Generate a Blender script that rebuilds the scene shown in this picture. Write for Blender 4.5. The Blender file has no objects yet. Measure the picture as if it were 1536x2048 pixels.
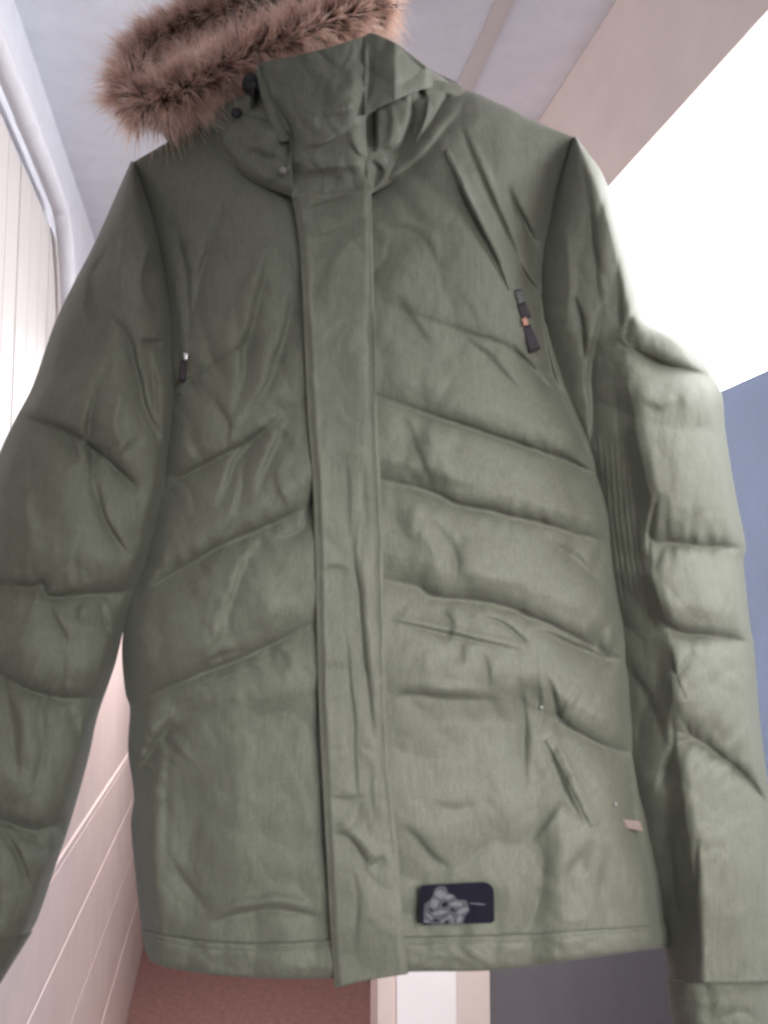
import bpy, math, random
import numpy as np
from mathutils import Vector

random.seed(7)
rng = np.random.default_rng(7)
scene = bpy.context.scene
C = scene.collection

# ------------------------------------------------------------------ camera
CAMZ = 1.70
FPX = 1967.0                       # focal length in photo pixels (photo 1536 x 2048)
YAW, PITCH = math.radians(9.4), math.radians(5.97)
cam_d = bpy.data.cameras.new('camera')
cam = bpy.data.objects.new('camera', cam_d)
C.objects.link(cam)
cam.location = (0, 0, CAMZ)
cam.rotation_euler = (math.pi / 2 + PITCH, 0, -YAW)
cam_d.sensor_fit = 'VERTICAL'
cam_d.sensor_height = 24.0
cam_d.lens = FPX / 2048 * 24.0
cam_d.clip_start = 0.02
cam_d.clip_end = 200
cam_d.dof.use_dof = True
cam_d.dof.focus_distance = 1.45
cam_d.dof.aperture_fstop = 4.2
scene.camera = cam

# ------------------------------------------------------------------ light
world = bpy.data.worlds.new('World')
scene.world = world
world.use_nodes = True
world.node_tree.nodes['Background'].inputs[0].default_value = (0.86, 0.88, 1.0, 1)
world.node_tree.nodes['Background'].inputs[1].default_value = 0.16
SKY_STRENGTH = 8.5

def area_light(name, loc, target, size, power, col):
    l = bpy.data.lights.new(name, 'AREA')
    l.shape = 'RECTANGLE'; l.size, l.size_y = size
    l.energy = power; l.color = col
    o = bpy.data.objects.new(name, l)
    o.location = loc
    o.rotation_euler = (Vector(target) - Vector(loc)).to_track_quat('-Z', 'Y').to_euler()
    C.objects.link(o)
    return o
rl = area_light('front_fill_light', (0.42, -0.55, 1.90), (0.30, 1.0, 1.53), (0.60, 0.60), 3.1, (1.0, 0.985, 0.97))  # added fill behind the camera, brightens the parka front
area_light('hallway_fill_light', (0.15, 3.6, CAMZ + 0.80), (0.1, 3.7, 0), (0.35, 0.35), 30, (1.0, 0.90, 0.86))  # unseen fill behind the parka, added to lift the far wall and floor
dl = area_light('doorway_fill_light', (0.36, 1.60, CAMZ + 0.90), (0.50, 2.43, 0.75), (0.25, 0.25), 4.2, (1.0, 0.93, 0.90))  # added fill hidden by the parka, brightens the white casing

rl.data.spread = math.radians(50)
dl.data.spread = math.radians(60)
scene.view_settings.view_transform = 'Standard'
scene.view_settings.look = 'None'
scene.view_settings.exposure = 0.38
scene.view_settings.gamma = 1.0
scene.view_settings.use_curve_mapping = False
scene.render.engine = 'CYCLES'
scene.cycles.filter_width = 2.4
scene.render.filter_size = 2.4
scene.cycles.use_denoising = True
scene.cycles.sample_clamp_indirect = 3.0

# ------------------------------------------------------------------ helpers
cy_, sy_ = math.cos(YAW), math.sin(YAW)
cp_, sp_ = math.cos(PITCH), math.sin(PITCH)
FWD = np.array([sy_ * cp_, cy_ * cp_, sp_])
RGT = np.array([cy_, -sy_, 0.0])
UPV = np.cross(RGT, FWD)
CAMP = np.array([0, 0, CAMZ])
HEAD = np.array([sy_, cy_, 0.0])       # horizontal heading: the parka faces back along it
PLANE_D = 1.0

def P(px, py, h):
    """photo pixel -> point on the parka's upright plane, h metres in front of it"""
    px, py, h = np.broadcast_arrays(np.asarray(px, float), np.asarray(py, float), np.asarray(h, float))
    d = FWD + RGT * ((px - 768) / FPX)[..., None] + UPV * ((1024 - py) / FPX)[..., None]
    t = (PLANE_D - h) / (d @ HEAD)
    return CAMP + d * t[..., None]

def nt(name):
    m = bpy.data.materials.new(name); m.use_nodes = True
    t = m.node_tree; b = t.nodes['Principled BSDF']
    return m, t, b

def paint(name, col, rough=0.6, var=0.10, scale=6.0, bump=0.0, bscale=60.0, spec=0.3):
    """matt paint / plain material with mottled colour and a little relief"""
    m, t, b = nt(name)
    tc = t.nodes.new('ShaderNodeTexCoord')
    n = t.nodes.new('ShaderNodeTexNoise'); n.inputs['Scale'].default_value = scale
    n.inputs['Detail'].default_value = 6; n.inputs['Roughness'].default_value = 0.6
    r = t.nodes.new('ShaderNodeValToRGB')
    r.color_ramp.elements[0].position = 0.3; r.color_ramp.elements[1].position = 0.72
    r.color_ramp.elements[0].color = (*[c * (1 - var) for c in col], 1)
    r.color_ramp.elements[1].color = (*[min(1, c * (1 + var)) for c in col], 1)
    t.links.new(tc.outputs['Object'], n.inputs['Vector'])
    t.links.new(n.outputs['Fac'], r.inputs['Fac'])
    t.links.new(r.outputs['Color'], b.inputs['Base Color'])
    b.inputs['Roughness'].default_value = rough
    b.inputs['Specular IOR Level'].default_value = spec
    if bump:
        n2 = t.nodes.new('ShaderNodeTexNoise'); n2.inputs['Scale'].default_value = bscale
        n2.inputs['Detail'].default_value = 5
        bp = t.nodes.new('ShaderNodeBump'); bp.inputs['Strength'].default_value = bump
        bp.inputs['Distance'].default_value = 0.003
        t.links.new(tc.outputs['Object'], n2.inputs['Vector'])
        t.links.new(n2.outputs['Fac'], bp.inputs['Height'])
        t.links.new(bp.outputs['Normal'], b.inputs['Normal'])
    return m

def fabric(name, col, rough=0.66, sheen=0.12, spec=0.26):
    m, t, b = nt(name)
    tc = t.nodes.new('ShaderNodeTexCoord')
    n = t.nodes.new('ShaderNodeTexNoise'); n.inputs['Scale'].default_value = 9
    n.inputs['Detail'].default_value = 7; n.inputs['Roughness'].default_value = 0.65
    r = t.nodes.new('ShaderNodeValToRGB')
    r.color_ramp.elements[0].position = 0.3; r.color_ramp.elements[1].position = 0.7
    r.color_ramp.elements[0].color = (*[c * 0.965 for c in col], 1)
    r.color_ramp.elements[1].color = (*[c * 1.035 for c in col], 1)
    # weave: irregular upright ribs and a fine grain, in the colour and in the relief
    t.links.new(tc.outputs['Object'], n.inputs['Vector'])
    t.links.new(n.outputs['Fac'], r.inputs['Fac'])
    last = r.outputs['Color']; heights = []
    for sc_, amt in (((400, 400, 36), 0.10), ((640, 640, 640), 0.14)):
        mp = t.nodes.new('ShaderNodeMapping'); mp.inputs['Scale'].default_value = sc_
        g = t.nodes.new('ShaderNodeTexNoise'); g.inputs['Scale'].default_value = 1.0; g.inputs['Detail'].default_value = 2
        mr = t.nodes.new('ShaderNodeMapRange')
        mr.inputs['From Min'].default_value = 0.28; mr.inputs['From Max'].default_value = 0.72
        mr.inputs['To Min'].default_value = 1 - amt; mr.inputs['To Max'].default_value = 1 + amt
        mx = t.nodes.new('ShaderNodeVectorMath'); mx.operation = 'SCALE'
        t.links.new(tc.outputs['Object'], mp.inputs['Vector']); t.links.new(mp.outputs['Vector'], g.inputs['Vector'])
        t.links.new(g.outputs['Fac'], mr.inputs['Value'])
        t.links.new(last, mx.inputs[0]); t.links.new(mr.outputs['Result'], mx.inputs['Scale'])
        last = mx.outputs[0]; heights.append(g.outputs['Fac'])
    t.links.new(last, b.inputs['Base Color'])
    bp = t.nodes.new('ShaderNodeBump'); bp.inputs['Strength'].default_value = 0.12
    bp.inputs['Distance'].default_value = 0.0010
    t.links.new(heights[0], bp.inputs['Height'])
    t.links.new(bp.outputs['Normal'], b.inputs['Normal'])
    b.inputs['Roughness'].default_value = rough
    b.inputs['Specular IOR Level'].default_value = spec
    b.inputs['Sheen Weight'].default_value = sheen
    b.inputs['Sheen Roughness'].default_value = 0.4
    return m

def metal(name, col, rough=0.3):
    m, t, b = nt(name)
    b.inputs['Base Color'].default_value = (*col, 1)
    b.inputs['Metallic'].default_value = 1.0
    b.inputs['Roughness'].default_value = rough
    return m

def mesh_obj(name, verts, faces, mat, parent=None, smooth=True, origin=None):
    me = bpy.data.meshes.new(name)
    v = np.asarray(verts, float)
    if origin is not None:
        v = v - np.asarray(origin)
    me.from_pydata(v.tolist(), [], faces if isinstance(faces, list) else faces.tolist())
    if smooth:
        me.polygons.foreach_set('use_smooth', [True] * len(me.polygons))
    me.materials.append(mat)
    me.update()
    o = bpy.data.objects.new(name, me)
    C.objects.link(o)
    if parent is not None:
        o.parent = parent
        if origin is None:
            o.matrix_parent_inverse = parent.matrix_world.inverted()
    elif origin is not None:
        o.location = origin
    return o

def tag(o, label, cat, group=None):
    o['label'] = label; o['category'] = cat
    if group: o['group'] = group
    return o

def box_vf(x0, x1, y0, y1, z0, z1, bev=0.0):
    if bev <= 0:
        v = [(x, y, z) for x in (x0, x1) for y in (y0, y1) for z in (z0, z1)]
        f = [(0, 1, 3, 2), (4, 6, 7, 5), (0, 4, 5, 1), (2, 3, 7, 6), (0, 2, 6, 4), (1, 5, 7, 3)]
        return v, f
    import bmesh
    bm = bmesh.new()
    bmesh.ops.create_cube(bm, size=1.0)
    for q in bm.verts:
        q.co = Vector(((x0 + x1) / 2 + q.co.x * (x1 - x0), (y0 + y1) / 2 + q.co.y * (y1 - y0), (z0 + z1) / 2 + q.co.z * (z1 - z0)))
    bmesh.ops.bevel(bm, geom=bm.edges[:], offset=bev, segments=2, affect='EDGES', profile=0.6)
    bm.verts.index_update()
    v = [tuple(q.co) for q in bm.verts]; f = [tuple(q.index for q in p.verts) for p in bm.faces]
    bm.free()
    return v, f

def box(name, x0, x1, y0, y1, z0, z1, mat, parent=None, bev=0.0):
    v, f = box_vf(x0, x1, y0, y1, z0, z1, bev)
    return mesh_obj(name, v, f, mat, parent, smooth=False)

def struct(o):
    o['kind'] = 'structure'
    return o

def catmull(pts, n_per=12):
    p = np.asarray(pts, float)
    if len(p) < 3:
        return p
    e = np.vstack([2 * p[0] - p[1], p, 2 * p[-1] - p[-2]])
    out = []
    for i in range(1, len(e) - 2):
        t = np.linspace(0, 1, n_per, endpoint=False)[:, None]
        a, b, c, d = e[i - 1], e[i], e[i + 1], e[i + 2]
        out.append(0.5 * (2 * b + (c - a) * t + (2 * a - 5 * b + 4 * c - d) * t ** 2 + (3 * b - a - 3 * c + d) * t ** 3))
    out.append(p[-1:])
    return np.vstack(out)

def resample(pts, ts, smooth=True):
    p = catmull(pts) if smooth else np.asarray(pts, float)
    s = np.concatenate([[0], np.cumsum(np.linalg.norm(np.diff(p, axis=0), axis=1))])
    s /= s[-1]
    return np.stack([np.interp(ts, s, p[:, k]) for k in range(p.shape[1])], -1)

def tube_vf(path, radii, seg=10, cap=True):
    path = np.asarray(path, float)
    n = len(path); radii = np.broadcast_to(np.asarray(radii, float), (n,))
    tan = np.gradient(path, axis=0); tan /= np.linalg.norm(tan, axis=1)[:, None] + 1e-12
    ref = np.array([0.0, 0, 1]) if abs(tan[0][2]) < 0.9 else np.array([1.0, 0, 0])
    nx = np.cross(tan[0], ref); nx /= np.linalg.norm(nx)
    v = []
    for i in range(n):
        nx = nx - tan[i] * (nx @ tan[i]); nx /= np.linalg.norm(nx)
        ny = np.cross(tan[i], nx)
        for k in range(seg):
            a = 2 * math.pi * k / seg
            v.append(path[i] + radii[i] * (nx * math.cos(a) + ny * math.sin(a)))
    f = []
    for i in range(n - 1):
        for k in range(seg):
            k2 = (k + 1) % seg
            f.append((i * seg + k, i * seg + k2, (i + 1) * seg + k2, (i + 1) * seg + k))
    if cap:
        f.append(tuple(range(seg))[::-1]); f.append(tuple((n - 1) * seg + k for k in range(seg)))
    return v, f

# --------------------------------------------------- noise and fold fields (all in photo pixels)
_perm = rng.permutation(4096)
_ang = rng.random(4096) * 2 * np.pi
def gnoise(x, y, seed=0):
    xi = np.floor(x).astype(np.int64); yi = np.floor(y).astype(np.int64)
    fx, fy = x - xi, y - yi
    def g(ix, iy, dx, dy):
        hsh = _perm[(_perm[(ix + seed * 131) & 4095] + iy) & 4095]
        a = _ang[hsh]
        return np.cos(a) * dx + np.sin(a) * dy
    u = fx * fx * fx * (fx * (fx * 6 - 15) + 10); w = fy * fy * fy * (fy * (fy * 6 - 15) + 10)
    a = g(xi, yi, fx, fy); b = g(xi + 1, yi, fx - 1, fy)
    c = g(xi, yi + 1, fx, fy - 1); d = g(xi + 1, yi + 1, fx - 1, fy - 1)
    return (a + (b - a) * u + (c - a) * w + (a - b - c + d) * u * w) * 1.5

def smooth01(x):
    x = np.clip(x, 0, 1)
    return x * x * (3 - 2 * x)

def poly_dist(px, py, pts):
    """signed distance to a smoothed polyline and the arc parameter (0..1)"""
    if pts[-1][0] < pts[0][0]: pts = pts[::-1]           # left to right: positive side lies below
    p = catmull(pts, 6)
    seg = np.linalg.norm(np.diff(p, axis=0), axis=1); L = seg.sum(); acc = 0
    best = np.full(px.shape, 1e9); sgn = np.ones(px.shape); par = np.zeros(px.shape)
    for i in range(len(p) - 1):
        a, b = p[i], p[i + 1]; ab = b - a; l2 = (ab @ ab) + 1e-9
        t = np.clip(((px - a[0]) * ab[0] + (py - a[1]) * ab[1]) / l2, 0, 1)
        dx = px - a[0] - t * ab[0]; dy = py - a[1] - t * ab[1]
        d = np.sqrt(dx * dx + dy * dy)
        m = d < best
        best = np.where(m, d, best)
        sgn = np.where(m, (ab[0] * dy - ab[1] * dx) / (math.sqrt(l2) * d + 1e-6), sgn)
        par = np.where(m, (acc + t * seg[i]) / L, par)
        acc += seg[i]
    return best, sgn, par

def strokes(px, py, lst):
    """sum of folds; each (points, width px, amplitude mm[, lip mm]): a valley (<0) or ridge (>0) that fades at its ends"""
    h = np.zeros(px.shape)
    for s in lst:
        pts, w, a = s[0], s[1], s[2]
        lip = s[3] if len(s) > 3 else 0.15
        pp = np.asarray(pts, float); mrg = 5 * w
        m = (px > pp[:, 0].min() - mrg) & (px < pp[:, 0].max() + mrg) & (py > pp[:, 1].min() - mrg) & (py < pp[:, 1].max() + mrg)
        if not m.any(): continue
        x, y = px[m], py[m]
        wob = gnoise(x / 75, y / 75, 5) * w * 0.5
        d, sg, t = poly_dist(x, y, pts)
        ds = d * sg + wob * np.minimum(1, d / w + 0.3)
        end = np.clip(np.sin(np.pi * np.clip(t, 0.0, 1)), 0, 1) ** 0.8
        prof = np.where(ds > 0, np.exp(-np.abs(ds) / (1.7 * w)), np.exp(-(ds / (0.55 * w)) ** 2))
        # material pushed aside forms a soft lip beside the fold
        lipp = -lip * np.exp(-((ds + 2.0 * w) / (1.4 * w)) ** 2)
        h[m] += a * (prof + lipp) * end
    return h * 0.001

def puff(px, py, seams, amp, width):
    """down-filled chambers: full away from the quilting lines, pinched along them, puckered beside them"""
    dm = np.full(px.shape, 1e9); along = np.zeros(px.shape); f = np.ones(px.shape)
    for k, s in enumerate(seams):
        d, sg, t = poly_dist(px, py, s)
        wd = width * (1.035 + 0.415 * sg)                # the down sags: full above a line, slack below it
        fk = 1 - np.exp(-(d / wd) ** 1.1)
        blend = np.clip(0.5 + (f - fk) / 0.16, 0, 1)     # soft minimum
        f = f * (1 - blend) + fk * blend - 0.08 * blend * (1 - blend)
        m = d < dm
        dm = np.where(m, d, dm); along = np.where(m, t * len(s) * 3.7 + k * 17.3 + sg * 3.0, along)
    d = dm
    m1 = np.clip(0.5 + 1.4 * gnoise(px / 130, py / 130, 13), 0.0, 1.0)
    pk = gnoise(along * 0.8, d / 110.0, 11) * np.exp(-d / (width * 1.1)) * np.clip(d / 10, 0, 1) * m1
    return amp * f + amp * 0.32 * pk

def crumple(px, py, seed, amp, sc):
    wx = gnoise(px / (sc * 1.7), py / (sc * 1.7), seed + 1) * sc * 0.6
    wy = gnoise(px / (sc * 1.7) + 9, py / (sc * 1.7), seed + 2) * sc * 0.6
    n = gnoise((px + wx) / sc, (py + wy) / sc * 0.8, seed)
    return amp * (np.abs(n) * 1.6 - 0.45)

def coons(top, bottom, left, right, nu, nv, cosu=False, smooth_top=True):
    u = np.linspace(0, 1, nu); v = np.linspace(0, 1, nv)
    if cosu:
        u = 0.35 * u + 0.65 * (1 - np.cos(np.pi * u)) / 2
    T = resample(top, u, smooth_top); B = resample(bottom, u)
    L = resample(left, v); R = resample(right, v)
    U, V = np.meshgrid(u, v)
    U3, V3 = U[..., None], V[..., None]
    Pp = (1 - V3) * T[None] + V3 * B[None] + (1 - U3) * L[:, None] + U3 * R[:, None] \
        - ((1 - U3) * (1 - V3) * T[0] + U3 * (1 - V3) * T[-1] + (1 - U3) * V3 * B[0] + U3 * V3 * B[-1])
    return Pp[..., 0], Pp[..., 1], U, V

def shell(name, px, py, hf, hb, mat, parent):
    """closed skin from a front height field and a back height field over the same outline"""
    nv, nu = px.shape
    F = P(px, py, hf).reshape(-1, 3); B = P(px, py, hb).reshape(-1, 3)
    n = nv * nu
    idx = np.arange(n).reshape(nv, nu)
    a, b, c, d = idx[:-1, :-1], idx[:-1, 1:], idx[1:, 1:], idx[1:, :-1]
    ff = np.stack([a, d, c, b], -1).reshape(-1, 4)
    fb = np.stack([a, b, c, d], -1).reshape(-1, 4) + n
    def rim(seq):
        s = np.asarray(seq)
        return np.stack([s[:-1], s[1:], s[1:] + n, s[:-1] + n], -1)
    rims = [rim(idx[0]), rim(idx[-1][::-1]), rim(idx[:, 0][::-1]), rim(idx[:, -1])]
    faces = np.vstack([ff, fb] + rims)
    return mesh_obj(name, np.vstack([F, B]), faces, mat, parent, origin=ORG)

# ------------------------------------------------------------------ materials
OLIVE = (0.114, 0.118, 0.0925)
M = dict(
    cloth=fabric('olive_cloth', OLIVE),
    cloth_dark=fabric('olive_lining', (0.10, 0.10, 0.085), 0.7, 0.1),
    ceiling=paint('ceiling_paint', (0.80, 0.81, 0.86), 0.8, 0.05, 14, 0.5, 110),
    header=paint('pink_plaster', (0.90, 0.79, 0.73), 0.6, 0.06, 5, 0.15, 90),
    blue=paint('lit_wall_blue', (0.46, 0.60, 0.88), 0.55, 0.08, 6, 0.1, 80),  # the window's bluish light on the wall, put into its colour
    grey=paint('shaded_wall_grey', (0.12, 0.128, 0.152), 0.6, 0.08, 7, 0.2, 90),  # same right wall in shade, the shade put into the colour
    cream=paint('cream_board_paint', (0.66, 0.61, 0.59), 0.5, 0.05, 5, 0.12, 60),
    pinkboard=paint('pink_board_paint', (0.80, 0.68, 0.66), 0.5, 0.06, 6, 0.12, 60),
    carpet=paint('red_brown_carpet', (0.235, 0.13, 0.12), 0.95, 0.22, 40, 0.8, 300, 0.05),
    white=paint('white_gloss_paint', (0.90, 0.87, 0.90), 0.35, 0.03, 5),
    trim=paint('blush_trim_paint', (0.70, 0.60, 0.57), 0.45, 0.05, 6),
    pipe=paint('white_plastic_pipe', (0.70, 0.69, 0.73), 0.5, 0.05, 10),
    patch=fabric('navy_patch', (0.010, 0.009, 0.016), 0.8, 0.0, 0.06),
    thread=fabric('grey_thread', (0.12, 0.12, 0.132), 0.6, 0.1, 0.1),
    puller=fabric('plum_grey_webbing', (0.04, 0.034, 0.04), 0.7, 0.05, 0.1),
    orange=paint('orange_thread', (0.36, 0.18, 0.14), 0.5, 0.05),
    tagm=paint('pale_pink_tag', (0.20, 0.15, 0.13), 0.6, 0.1, 40),
    black=paint('eyelet_and_gap_black', (0.012, 0.012, 0.014), 0.4, 0.1),
    snapm=paint('worn_snap_metal', (0.17, 0.168, 0.16), 0.35, 0.1),
    zipmetal=paint('dull_zip_metal', (0.06, 0.06, 0.063), 0.4, 0.1),
    emblem_dim=fabric('dim_emblem_thread', (0.06, 0.06, 0.07), 0.7, 0.1, 0.1),
    steel=metal('steel', (0.75, 0.74, 0.72), 0.28),
    wood=paint('hanger_wood', (0.35, 0.2, 0.1), 0.5, 0.15, 20),
)

# ------------------------------------------------------------------ the setting
CEIL = CAMZ + 1.07
WL, WR = -0.36, 0.665                 # left and right wall faces
Y0, Y1 = -0.35, 6.2
FLOORZ = 0.0
struct(box('floor', WL - 0.3, WR + 0.08, Y0, Y1, FLOORZ - 0.06, FLOORZ, M['carpet']))
ceil = struct(box('ceiling', WL - 0.3, WR + 0.08, Y0, Y1, CEIL, CEIL + 0.06, M['ceiling']))
box('batten', 0.455, 0.488, Y0 + .02, Y1 - .02, CEIL - 0.007, CEIL - 0.0005, M['cream'], ceil, 0.0015)

wall_left = struct(box('wall_left', WL - 0.12, WL - 0.014, Y0, Y1, FLOORZ, CEIL, M['ceiling']))
RAIL = CAMZ - 0.576
BEND_Y = 2.20
# upright boards above the rail, as far as the pipe
yy = 0.55
k = 0
bw = 0.10
while yy < BEND_Y + 0.02:
    box('board', WL - 0.0138, WL - 0.0005 * (k % 3), yy + 0.0032, yy + bw - 0.0032, RAIL + 0.012, CAMZ + 0.80, M['cream'], wall_left, 0.0025)
    yy += bw; k += 1
box('plaster_panel', WL - 0.0139, WL - 0.004, yy + 0.002, Y1 - .01, RAIL + 0.012, CAMZ + 0.80, M['pinkboard'], wall_left)
# level boards below the rail
zs = [FLOORZ + 0.004, CAMZ - 1.33, CAMZ - 1.04, CAMZ - 0.80, RAIL - 0.012]
for i in range(4):
    box('board', WL - 0.0138, WL - 0.0006 * (i % 2), Y0 + .01, Y1 - .01, zs[i] + 0.0012, zs[i + 1] - 0.0012, M['pinkboard'], wall_left, 0.003)
box('chair_rail', WL - 0.0138, WL + 0.001, Y0 + .01, Y1 - .01, RAIL - 0.006, RAIL + 0.010, M['pinkboard'], wall_left, 0.003)

# right wall: pink band over the window, lit blue under it, shaded grey lower down: light put into the colour
WIN0, WIN1 = CAMZ + 0.302, CAMZ + 0.755
WY0, WY1 = 0.62, 2.02
LOWY, LOWZ = 0.90, CAMZ - 0.55         # unseen lower part of the window, added to light the right sleeve
WEND = 2.43
wall_right = struct(box('wall_right', WR, WR + 0.02, LOWY, WEND, CAMZ - 0.42, WIN0, M['blue']))
box('header_panel', WR, WR + 0.02, Y0, WEND, WIN1, CEIL - 0.001, M['header'], wall_right)
box('end_panel', WR + 0.0005, WR + 0.0195, WY1, WEND, WIN0 + 0.001, WIN1 - 0.001, M['header'], wall_right)
box('near_panel', WR + 0.0005, WR + 0.0195, Y0, WY0, LOWZ + 0.001, WIN1 - 0.001, M['header'], wall_right)
box('lower_shade_panel', WR - 0.001, WR + 0.02, LOWY, WEND, FLOORZ + 0.001, CAMZ - 0.421, M['grey'], wall_right)  # lower wall darkened by colour to stand for its shade
box('lower_shade_panel', WR - 0.001, WR + 0.02, Y0, LOWY - 0.001, FLOORZ + 0.001, LOWZ, M['grey'], wall_right)
# far end wall
struct(box('wall_back', WL - 0.3, WR + 0.08, Y1, Y1 + 0.1, FLOORZ, CEIL, M['pinkboard']))
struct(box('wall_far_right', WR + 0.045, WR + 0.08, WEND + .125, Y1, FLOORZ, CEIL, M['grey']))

# window in the right wall: slim frame on the outer side and glass
win = bpy.data.objects.new('window', None); C.objects.link(win); win.location = (WR + 0.02, (WY0 + WY1) / 2, WIN0)
tag(win, 'bright overexposed window in the wall beside the right sleeve', 'window')
bpy.context.view_layer.update()
fx0, fx1 = WR + 0.0205, WR + 0.05
box('frame', fx0, fx1, WY0 - 0.05, WY1 + 0.05, WIN1 + 0.002, WIN1 + 0.05, M['white'], win, 0.003)
box('frame', fx0, fx1, LOWY + 0.051, WY1 + 0.05, WIN0 - 0.05, WIN0 - 0.002, M['white'], win, 0.003)
box('frame', fx0, fx1, WY0 - 0.05, LOWY + 0.0505, LOWZ - 0.05, LOWZ - 0.002, M['white'], win, 0.003)
box('frame', fx0, fx1, WY0 - 0.05, WY0 - 0.002, LOWZ - 0.0015, WIN1 + 0.0015, M['white'], win, 0.003)
box('frame', fx0, fx1, LOWY + 0.002, LOWY + 0.05, LOWZ - 0.0015, WIN0 - 0.0015, M['white'], win, 0.003)
box('frame', fx0, fx1, WY1 + 0.002, WY1 + 0.05, WIN0 - 0.0015, WIN1 + 0.0015, M['white'], win, 0.003)
gm, gt, gb = nt('window_glass')
gt.nodes.remove(gb)
tr = gt.nodes.new('ShaderNodeBsdfTransparent'); gl = gt.nodes.new('ShaderNodeBsdfGlossy'); gl.inputs['Roughness'].default_value = 0.02
mxs = gt.nodes.new('ShaderNodeMixShader'); mxs.inputs[0].default_value = 0.05
gt.links.new(tr.outputs[0], mxs.inputs[1]); gt.links.new(gl.outputs[0], mxs.inputs[2])
gt.links.new(mxs.outputs[0], gt.nodes['Material Output'].inputs['Surface'])
box('pane', fx0 + 0.012, fx0 + 0.016, WY0 - 0.001, WY1 + 0.001, WIN0 + 0.001, WIN1 + 0.001, gm, win)
box('pane', fx0 + 0.012, fx0 + 0.016, WY0 - 0.001, LOWY + 0.001, LOWZ - 0.001, WIN0 - 0.0005, gm, win)  # added low pane out of view, lets light onto the sleeve
# overcast sky outside the window
sm, st, sb = nt('overcast_sky')
st.nodes.remove(sb)
em = st.nodes.new('ShaderNodeEmission'); em.inputs[0].default_value = (0.98, 0.985, 1.0, 1); em.inputs[1].default_value = SKY_STRENGTH
st.links.new(em.outputs[0], st.nodes['Material Output'].inputs['Surface'])
struct(mesh_obj('sky', [(1.35, -0.8, CAMZ + 0.20), (1.35, 5.0, CAMZ + 0.20), (1.35, 5.0, 4.4), (1.35, -0.8, 4.4)], [(0, 1, 2, 3)], sm, smooth=False))

# door frame at the end of the right wall
df = bpy.data.objects.new('door_frame', None); C.objects.link(df); df.location = (0.53, WEND + 0.06, FLOORZ)
tag(df, 'white painted door frame with pale pink edges under the parka hem', 'door frame')
bpy.context.view_layer.update()
box('casing', 0.434, 0.582, WEND + 0.002, WEND + 0.10, FLOORZ, CAMZ + 0.6, M['white'], df, 0.004)
box('jamb', 0.389, 0.4335, WEND + 0.016, WEND + 0.13, FLOORZ, CAMZ + 0.6, M['trim'], df, 0.003)
box('wall_edge', 0.5825, 0.684, WEND + 0.008, WEND + 0.12, FLOORZ, CAMZ + 0.6, M['trim'], df, 0.003)

# grey pipe along the top of the left wall, then down it
zp, xp = CAMZ + 0.822, WL + 0.026
pts = [(xp, 0.3, zp), (xp, 1.0, zp), (xp, BEND_Y - 0.22, zp)]
for a in np.linspace(0, math.pi / 2, 9):
    pts.append((xp, BEND_Y - 0.22 + 0.20 * math.sin(a), zp - 0.34 * (1 - math.cos(a))))
pts += [(xp, BEND_Y - 0.02, zp - 0.44), (xp - 0.004, BEND_Y - 0.02, zp - 0.47), (xp - 0.03, BEND_Y - 0.02, zp - 0.52), (xp - 0.08, BEND_Y - 0.02, zp - 0.53)]
pipe = bpy.data.objects.new('drain_pipe', None); C.objects.link(pipe); pipe.location = (xp, BEND_Y - 0.02, zp - 0.53)
tag(pipe, 'light grey bent pipe running along the top of the panelled wall', 'pipe')
bpy.context.view_layer.update()
v, f = tube_vf(resample(pts, np.linspace(0, 1, 60)), 0.0170, 20); mesh_obj('tube', v, f, M['pipe'], pipe)
v, f = tube_vf([(xp, 1.63, zp), (xp, 1.635, zp), (xp, 1.665, zp), (xp, 1.67, zp)], [0.0171, 0.0177, 0.0177, 0.0171], 20)
mesh_obj('coupling', v, f, M['pipe'], pipe)
for yb in (1.25, 2.0):
    v, f = tube_vf([(xp, yb, zp), (xp, yb + 0.012, zp)], [0.0175, 0.0175], 18)
    cl = mesh_obj('clip', v, f, M['pipe'], pipe)

# ------------------------------------------------------------------ the parka
ORG = P(720, 1960, 0.0)
parka = bpy.data.objects.new('parka', None); C.objects.link(parka); parka.location = ORG
tag(parka, 'olive green down parka with brown fur trimmed hood hanging on a hanger', 'jacket')

L_SIDE = [(265, 325), (298, 480), (326, 650), (328, 830), (317, 960), (288, 1110), (258, 1200), (244, 1290), (250, 1380), (260, 1420), (256, 1500), (268, 1590), (262, 1650), (272, 1760), (284, 1862)]
R_SIDE = [(1150, 275), (1125, 400), (1108, 520), (1112, 640), (1140, 760), (1195, 900), (1225, 1020), (1240, 1150), (1262, 1300), (1278, 1500), (1305, 1650), (1325, 1750), (1338, 1848)]
TOP = [(265, 325), (330, 287), (410, 240), (520, 250), (640, 262), (760, 240), (905, 180), (1000, 207), (1065, 240), (1150, 275)]
HEM_T = [(284, 1862), (400, 1880), (540, 1886), (660, 1879), (815, 1874), (1000, 1870), (1180, 1860), (1338, 1848)]
HEM_B = [(300, 1922), (340, 1936), (440, 1951), (560, 1957), (660, 1956), (815, 1944), (980, 1941), (1110, 1926), (1220, 1910), (1340, 1893)]
_l, _r, _t = catmull(L_SIDE), catmull(R_SIDE), catmull(TOP)

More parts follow.
